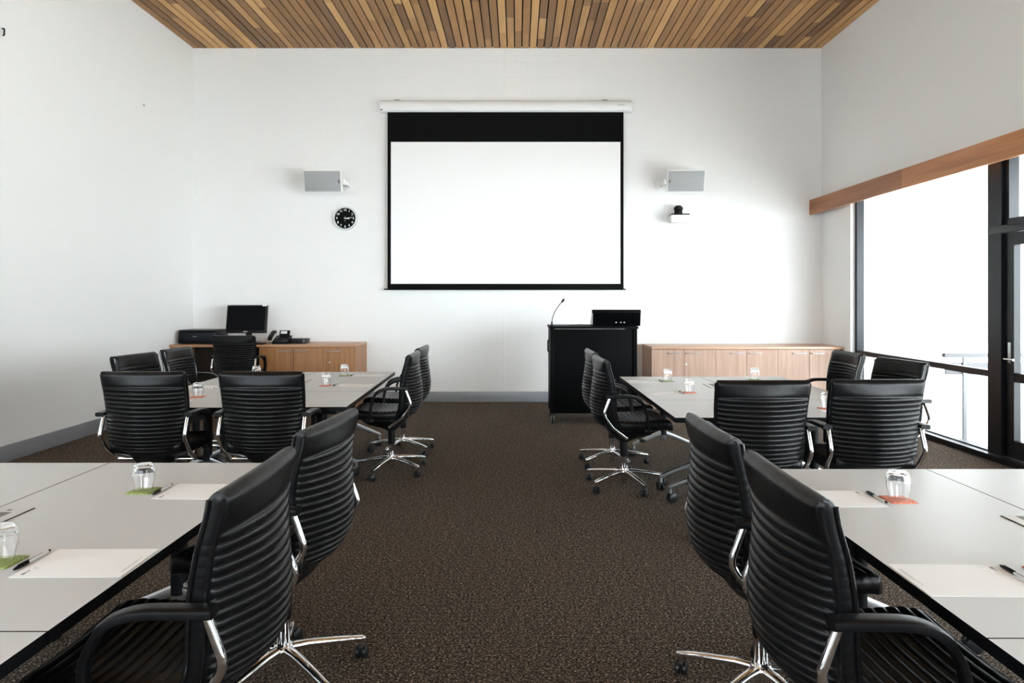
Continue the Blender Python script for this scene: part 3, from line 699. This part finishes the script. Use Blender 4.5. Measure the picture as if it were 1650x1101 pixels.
# ------------------------------------------------------------------ wall speakers, clock, camera
def speaker(x, s, label):
    """s: +1 bracket on the right side of the cabinet"""
    t = thing('wall_speaker', label, 'speaker', (x, YB - 0.33, 3.06), 0, 'white wall speakers')
    R = Matrix.Rotation(math.radians(13), 4, 'X')
    bm = bmesh.new()
    fr = [(-0.26, -0.0, -0.15), (0.26, 0, -0.15), (0.26, 0, 0.15), (-0.26, 0, 0.15)]; bk = [(-0.22, 0.19, -0.11), (0.22, 0.19, -0.11), (0.22, 0.19, 0.11), (-0.22, 0.19, 0.11)]
    f = [bm.verts.new(p) for p in fr]; m = [bm.verts.new((p[0], 0.06, p[2])) for p in fr]; b = [bm.verts.new(p) for p in bk]
    bm.faces.new(f); bm.faces.new(b[::-1])
    for A, B in ((f, m), (m, b)):
        for k in range(4): bm.faces.new((A[k], A[(k + 1) % 4], B[(k + 1) % 4], B[k]))
    bmesh.ops.bevel(bm, geom=list(bm.edges), offset=0.008, segments=2, affect='EDGES'); bmesh.ops.transform(bm, matrix=R, verts=bm.verts); obj('cabinet', bm, 'white', t)
    bm = bmesh.new(); rbox(bm, (-0.246, -0.006, -0.138), (0.246, 0.002, 0.138), 0.003, mtx=R); g = obj('grille', bm, 'grille', t)
    bm = bmesh.new(); rbox(bm, (s * 0.225 - 0.012, -0.0085, -0.025), (s * 0.225 + 0.012, -0.0055, 0.02), 0.001, 1, mtx=R); obj('badge', bm, 'slot', g)
    bm = bmesh.new()
    rbox(bm, (s * 0.275 - 0.012, 0.02, -0.04), (s * 0.275 + 0.012, 0.10, 0.04), 0.006); rbox(bm, (s * 0.285 - 0.012, 0.08, -0.03), (s * 0.285 + 0.012, 0.325, 0.02), 0.006); rbox(bm, (s * 0.285 - 0.05, 0.318, -0.07), (s * 0.285 + 0.05, 0.33, 0.06), 0.004)
    obj('bracket', bm, 'white', t)
speaker(-2.655, 1, 'white wall speaker with grey grille above the clock')
speaker(2.31, -1, 'white wall speaker with grey grille above the wall camera')

ck = thing('wall_clock', 'round black faced wall clock below the left speaker', 'clock', (-2.418, YB, 2.588))
TURN = Matrix.Rotation(PI / 2, 4, 'X')
bm = bmesh.new(); lathe(bm, [(0, 0), (0.163, 0), (0.166, 0.006), (0.166, 0.046), (0.160, 0.053), (0.150, 0.053), (0.146, 0.040), (0, 0.040)], 48); bmesh.ops.transform(bm, matrix=TURN, verts=bm.verts); obj('case', bm, 'silver', ck)
bm = bmesh.new(); lathe(bm, [(0, 0.0405), (0.1455, 0.0405), (0.1455, 0.0425), (0, 0.0425)], 48); bmesh.ops.transform(bm, matrix=TURN, verts=bm.verts); fc = obj('face', bm, 'clockface', ck)
bm = bmesh.new()
for h in range(1, 13):
    cu = bpy.data.curves.new('numeral', 'FONT'); cu.body = str(h); cu.size = 0.044; cu.align_x = 'CENTER'; cu.align_y = 'CENTER'; cu.extrude = 0.0006; cu.offset = 0.0007
    to = bpy.data.objects.new('numeral', cu); COL.objects.link(to); bpy.context.view_layer.update()
    me = bpy.data.meshes.new_from_object(to.evaluated_get(bpy.context.evaluated_depsgraph_get()))
    a = PI / 2 - h * PI / 6
    me.transform(Matrix.Translation((0.116 * math.cos(a), 0.116 * math.sin(a), 0.0432))); me.transform(TURN); bm.from_mesh(me)
    bpy.data.meshes.remove(me); bpy.data.objects.remove(to); bpy.data.curves.remove(cu)
obj('numerals', bm, 'white', fc, smooth=False)
for nm, ln, wd, ang, z in (('hour_hand', 0.062, 0.0045, 97, 0.0445), ('minute_hand', 0.10, 0.0032, 84, 0.0462)):
    bm = bmesh.new(); rbox(bm, (-wd, -0.015, -0.0006), (wd, ln, 0.0006), 0.0005, 1); bmesh.ops.transform(bm, matrix=TURN @ Matrix.Translation((0, 0, z)) @ Matrix.Rotation(-math.radians(ang), 4, 'Z'), verts=bm.verts); obj(nm, bm, 'white', fc)
bm = bmesh.new(); rbox(bm, (-0.0012, -0.05, -0.0004), (0.0012, 0.03, 0.0004), 0.0003, 1); bmesh.ops.transform(bm, matrix=TURN @ Matrix.Translation((0, 0, 0.0478)), verts=bm.verts); obj('second_hand', bm, 'silver', fc)

wc = thing('wall_camera', 'black dome camera on a white wall bracket below the right speaker', 'camera', (2.235, YB, 2.63))
bm = bmesh.new(); rbox(bm, (-0.15, -0.012, -0.14), (0.16, 0, 0.155), 0.003); obj('wall_plate', bm, 'white', wc)
bm = bmesh.new(); rbox(bm, (-0.10, -0.20, -0.115), (0.17, -0.012, -0.012), 0.006); obj('shelf', bm, 'white', wc)
bm = bmesh.new(); rbox(bm, (-0.09, -0.195, -0.012), (0.16, -0.03, 0.006), 0.003, 2); cb = obj('camera_base', bm, 'blk', wc)
bm = bmesh.new(); lathe(bm, [(0, 0.0), (0.055, 0.0), (0.058, 0.02), (0.052, 0.045), (0.062, 0.06), (0.064, 0.08), (0.055, 0.105), (0.03, 0.122), (0, 0.126)], 24, o=(0.02, -0.11, 0.006)); obj('camera_head', bm, 'blk', wc)
bm = bmesh.new(); lathe(bm, [(0, 0), (0.024, 0), (0.026, 0.012), (0.02, 0.02), (0, 0.02)], 18); bmesh.ops.transform(bm, matrix=Matrix.Translation((0.02, -0.17, 0.08)) @ TURN, verts=bm.verts); obj('lens', bm, 'patent', wc)

# ------------------------------------------------------------------ lectern
lc = thing('lectern', 'large black lectern cabinet on castors before the back wall', 'lectern', (0.39, 8.06, 0))
W_, D_, B_, T_ = 1.005, 0.60, 0.122, 1.135
for x in (0.0, W_ - 0.045):
    bm = bmesh.new(); rbox(bm, (x, 0, B_), (x + 0.045, D_, T_ - 0.03), 0.003); obj('side_panel', bm, 'lect', lc)
bm = bmesh.new(); rbox(bm, (0.046, 0.016, B_ + 0.002), (W_ - 0.046, 0.036, T_ - 0.032), 0.002); obj('front_panel', bm, 'lect', lc)
bm = bmesh.new(); rbox(bm, (0.046, 0.037, B_), (W_ - 0.046, D_, B_ + 0.03), 0.002); obj('bottom_panel', bm, 'lect', lc)
bm = bmesh.new(); rbox(bm, (-0.012, -0.015, T_ - 0.028), (W_ + 0.012, D_ + 0.01, T_), 0.004); obj('top', bm, 'lect', lc)
bm = bmesh.new(); tube(bm, fillet([(0.0, 0.10, 0.98), (-0.028, 0.10, 0.97), (-0.028, 0.10, 0.84), (0.0, 0.10, 0.83)], 0.015), 0.007, 8); obj('handle', bm, 'lect', lc)
for x in (0.045, W_ - 0.045):
    for y in (0.045, D_ - 0.05):
        bm = bmesh.new(); w_ = bmesh.new(); lathe(w_, [(0, -0.012), (0.03, -0.012), (0.037, -0.006), (0.037, 0.006), (0.03, 0.012), (0, 0.012)], 20)
        merge(bm, w_, Matrix.Translation((x - 0.02, y, 0.037)) @ Matrix.Rotation(PI / 2, 4, 'Y'))
        rbox(bm, (x - 0.045, y - 0.03, 0.10), (x + 0.03, y + 0.03, 0.1215), 0.003)
        c = obj('caster', bm, 'rubber', lc)
        bm = bmesh.new(); rbox(bm, (x - 0.038, y - 0.02, 0.03), (x - 0.034, y + 0.02, 0.10), 0.001, 1); rbox(bm, (x - 0.006, y - 0.02, 0.03), (x - 0.002, y + 0.02, 0.10), 0.001, 1); obj('fork', bm, 'alu', c)
mc = thing('gooseneck_microphone', 'thin black gooseneck microphone at the edge of the lectern', 'microphone', (0.41, 8.16, T_))
bm = bmesh.new(); lathe(bm, [(0, 0), (0.028, 0), (0.028, 0.012), (0.010, 0.022), (0.009, 0.05), (0, 0.05)], 16); obj('stand', bm, 'blk', mc)
bm = bmesh.new(); tube(bm, bez(Vector((0, 0, 0.045)), Vector((0.01, -0.005, 0.17)), Vector((0.118, -0.02, 0.285)), 16), 0.0045, 8); obj('neck', bm, 'blk', mc)
bm = bmesh.new(); tube(bm, [(0.113, -0.019, 0.278), (0.118, -0.02, 0.285), (0.136, -0.022, 0.310), (0.142, -0.023, 0.319)], [0.008, 0.012, 0.013, 0.007], 12); obj('head', bm, 'blk', mc)
lm = thing('lectern_monitor', 'black wedge shaped control monitor on top of the lectern, back towards the room', 'monitor', (1.165, 8.30, T_))
bm = bmesh.new()
loft(bm, [[(x, -0.13, 0.0), (x, -0.155 * k, 0.145), (x, -0.135 * k, 0.188), (x, -0.06, 0.188), (x, 0.13, 0.03), (x, 0.13, 0)] for x, k in ((-0.275, 1), (0.285, 1))]); obj('casing', bm, 'scr', lm, angle=30)
bm = bmesh.new(); rbox(bm, (-0.278, -0.158, 0.150), (0.288, -0.05, 0.192), 0.004); obj('hood', bm, 'lect', lm)
bm = bmesh.new()
for x in (0.0, 0.055, 0.095): rbox(bm, (x - 0.008, -0.142, 0.035), (x + 0.008, -0.136, 0.05), 0.001, 1)
obj('sockets', bm, 'grille', lm)
bm = bmesh.new(); tube(bm, bez(Vector((0.62, 8.2, T_ + 0.004)), Vector((0.72, 8.12, T_ + 0.03)), Vector((0.90, 8.26, T_ + 0.004)), 14), 0.004, 8); tag(obj('cable', bm, 'blk'), 'thin black cable lying on the lectern top', 'cable')

# ------------------------------------------------------------------ cabinets along the back wall
def cabinet(name, label, x0, x1, yf, top, body, topm, doors, ends, open_span=None):
    t = thing(name, label, 'cabinet', (0, 0, 0))
    yb = YB - 0.001
    bm = bmesh.new(); rbox(bm, (x0, yf - 0.012, top - 0.032), (x1, yb, top), 0.003); obj('top', bm, topm, t)
    bm = bmesh.new(); z1 = top - 0.033
    for a in ends:
        e = bmesh.new(); rbox(e, (a, yf, 0), (a + 0.022, yb, z1), 0.0015, 1); obj('end_panel', e, body, t)
    d0, d1 = min(d[0] for d in doors), max(d[1] for d in doors)
    box(bm, (d0 + 0.002, yf + 0.045, 0.0), (d1 - 0.002, yb, 0.08)); box(bm, (d0, yf + 0.021, 0.08), (d1, yb, z1))
    obj('carcass', bm, body, t, smooth=False)
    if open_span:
        bm = bmesh.new(); box(bm, (open_span[0], yb - 0.02, 0.0), (open_span[1], yb, z1)); box(bm, (open_span[1] - 0.004, yf + 0.01, 0.0), (open_span[1], yb - 0.0205, z1)); obj('kneehole_panel', bm, 'shade_board', t, smooth=False)  # panel coloured dark to stand in for the recess's shade
    for a, b, ha, hb, lock in doors:
        bm = bmesh.new(); rbox(bm, (a + 0.0015, yf, 0.085), (b - 0.0015, yf + 0.02, z1 - 0.004), 0.0015, 1); d = obj('door', bm, body, t)
        zh = top - 0.085
        bm = bmesh.new(); tube(bm, fillet([(ha, yf, zh), (ha, yf - 0.026, zh), (hb, yf - 0.026, zh), (hb, yf, zh)], 0.012), 0.006, 10); obj('handle', bm, 'alu', d)
        if lock:
            bm = bmesh.new(); lathe(bm, [(0, 0), (0.011, 0), (0.011, 0.004), (0, 0.005)], 16); bmesh.ops.transform(bm, matrix=Matrix.Translation((lock, yf, zh - 0.145)) @ TURN, verts=bm.verts); obj('lock', bm, 'alu', d)
    return t
YFR = 9.14
px = lambda x: (x - 833) * YFR / 1120
left_doors = [(-3.365, -2.945, -3.155, -2.965, None), (-2.943, -2.545, -2.915, -2.745, None), (-2.543, -2.145, -2.505, -2.305, -2.462)]
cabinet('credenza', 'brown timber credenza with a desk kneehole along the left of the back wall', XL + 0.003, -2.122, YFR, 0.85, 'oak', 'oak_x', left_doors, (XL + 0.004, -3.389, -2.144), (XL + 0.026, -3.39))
xs = [1.79, 2.20, 2.612, 3.024, 3.434, 3.846, 4.254]
hs_ = [(1.98, 2.145), (2.226, 2.415), (2.805, 2.985), (3.05, 3.215), (3.625, 3.80), (3.865, 4.03)]
cabinet('low_cabinet', 'pale beech cabinet with six doors along the right of the back wall', 1.771, XR - 0.003, YFR, 0.822, 'beech', 'beech_x', [(xs[i], xs[i + 1], hs_[i][0], hs_[i][1], 2.226 if i == 1 else None) for i in range(6)], (1.771, XR - 0.03))
CT = 0.85
pr = thing('printer', 'black box shaped printer on the credenza by the left wall', 'printer', (-4.26, 9.45, CT))
bm = bmesh.new(); rbox(bm, (-0.25, -0.2, 0.012), (0.25, 0.2, 0.165), 0.012, 3); obj('body', bm, 'navy', pr)
bm = bmesh.new(); rbox(bm, (-0.245, -0.195, 0.166), (0.245, 0.195, 0.188), 0.008, 3); obj('lid', bm, 'blk', pr)
bm = bmesh.new(); rbox(bm, (-0.16, -0.207, 0.04), (0.10, -0.199, 0.15), 0.003); obj('front_flap', bm, 'navy', pr)
bm = bmesh.new(); box(bm, (-0.05, -0.2085, 0.098), (0.0, -0.2065, 0.106)); obj('badge', bm, 'grille', pr, smooth=False)
bm = bmesh.new()
for x in (-0.2, 0.2):
    for y in (-0.15, 0.15): cyl(bm, (x, y, 0), (x, y, 0.014), 0.015, 10)
obj('feet', bm, 'rubber', pr)
mo = thing('computer_monitor', 'black desktop computer monitor on the credenza behind the desk chair', 'monitor', (-3.66, 9.42, CT), math.radians(-2))
RT = Matrix.Translation((0, 0, 0.33)) @ Matrix.Rotation(math.radians(-9), 4, 'X')
bm = bmesh.new(); rbox(bm, (-0.275, -0.02, -0.19), (0.275, 0.035, 0.19), 0.008, 2, mtx=RT.copy()); obj('bezel', bm, 'blk', mo)
bm = bmesh.new(); rbox(bm, (-0.255, -0.0225, -0.155), (0.255, -0.019, 0.172), 0.001, 1, mtx=RT.copy()); sp = obj('screen', bm, 'scr', mo)
bm = bmesh.new()
for k in range(7): rbox(bm, (-0.03 + k * 0.009, -0.0225, -0.178), (-0.024 + k * 0.009, -0.0195, -0.170), 0.0005, 1, mtx=RT.copy())
obj('badge', bm, 'white', mo)
bm = bmesh.new()
for k in range(4): rbox(bm, (-0.26 + k * 0.008, -0.0225, 0.176), (-0.255 + k * 0.008, -0.0195, 0.182), 0.0005, 1, mtx=RT.copy())
obj('model_marks', bm, 'grille', mo)
bm = bmesh.new(); rbox(bm, (0.212, -0.0240, 0.172), (0.272, -0.0195, 0.190), 0.0008, 1, mtx=RT.copy()); obj('sticker', bm, 'white', mo)
bm = bmesh.new(); rbox(bm, (-0.04, 0.05, 0.02), (0.04, 0.08, 0.38), 0.006); obj('neck', bm, 'blk', mo)
bm = bmesh.new(); rbox(bm, (-0.13, -0.06, 0), (0.13, 0.15, 0.02), 0.008, 2); obj('stand', bm, 'blk', mo)
bm = bmesh.new(); rbox(bm, (-0.20, -0.075, 0), (0.20, 0.075, 0.018), 0.005); bmesh.ops.transform(bm, matrix=Matrix.Translation((-3.55, 9.23, CT)), verts=bm.verts); tag(obj('keyboard', bm, 'blk'), 'low black keyboard on the credenza in front of the monitor', 'keyboard')
ph = thing('desk_phone', 'black desk telephone with handset and small pale display beside the monitor', 'telephone', (-3.20, 9.40, CT))
bm = bmesh.new(); loft(bm, [[(x, -0.11, 0), (x, -0.11, 0.03), (x, 0.08, 0.105), (x, 0.10, 0.105), (x, 0.10, 0)][:4] + [(x, 0.10, 0.0), (x, 0.0, 0.0)] for x in (-0.075, 0.125)]); obj('body', bm, 'blk', ph, angle=30)
bm = bmesh.new(); tube(bm, fillet([(-0.11, -0.10, 0.06), (-0.11, -0.06, 0.095), (-0.11, 0.06, 0.155), (-0.11, 0.10, 0.15)], 0.03), [0.9, 1.15] + [1.0] * 12 + [1.15, 0.9] if False else 1.0, 12, sec=flat(0.028, 0.022, 0.6), side=(1, 0, 0)); obj('handset', bm, 'blk', ph)
RP = Matrix.Translation((0.03, 0.075, 0.135)) @ Matrix.Rotation(math.radians(-25), 4, 'X')
bm = bmesh.new(); rbox(bm, (-0.065, -0.012, -0.05), (0.075, 0.012, 0.04), 0.006, mtx=RP.copy()); dp = obj('display_housing', bm, 'blk', ph)
bm = bmesh.new(); rbox(bm, (-0.045, -0.0135, -0.012), (0.04, -0.0115, 0.026), 0.001, 1, mtx=RP.copy()); obj('display', bm, 'lcd', dp)
bm = bmesh.new()
for i in range(3):
    for j in range(4): rbox(bm, (-0.03 + i * 0.03, -0.09 + j * 0.022, 0.036 + j * 0.0087), (-0.012 + i * 0.03, -0.076 + j * 0.022, 0.048 + j * 0.0087), 0.002, 1)
obj('keypad', bm, 'rubber', ph)
sb = thing('set_top_box', 'flat black electronic box beside the desk telephone', 'electronic box', (-2.945, 9.42, CT))
bm = bmesh.new(); rbox(bm, (-0.115, -0.10, 0.004), (0.11, 0.10, 0.068), 0.004); obj('casing', bm, 'blk', sb)
bm = bmesh.new(); rbox(bm, (0.07, -0.103, 0.015), (0.105, -0.099, 0.06), 0.001, 1); obj('front_badge', bm, 'slot', sb)
bm = bmesh.new()
for x in (-0.09, 0.085):
    for y in (-0.07, 0.07): cyl(bm, (x, y, 0), (x, y, 0.006), 0.01, 10)
obj('feet', bm, 'rubber', sb)
bm = bmesh.new(); tube(bm, bez(Vector((-3.37, 9.42, CT + 0.006)), Vector((-3.32, 9.26, CT + 0.02)), Vector((-3.27, 9.40, CT + 0.006)), 12), 0.004, 8); tag(obj('cord', bm, 'blk'), 'black cord curling beside the desk telephone', 'cord')

# ------------------------------------------------------------------ small fixings on the side walls
def hook(x, y, z, s, label, sz=1.0):
    t = tag(obj('wall_hook', (lambda b: (tube(b, fillet([(0, 0, 0.02 * sz), (s * 0.02, 0, 0.02 * sz), (s * 0.02, 0, -0.022 * sz), (s * 0.008, 0, -0.03 * sz)], 0.008), 0.005 * sz, 8), b)[1])(bmesh.new()), 'blk'), label, 'hook')
    t.location = (x, y, z)
hook(XL, 6.17, 3.83, 1, 'small dark hook high on the left wall at the picture edge', 1.3)
hook(XL, 8.49, 3.82, 1, 'tiny dark hook on the left wall nearer the back corner', 0.5)
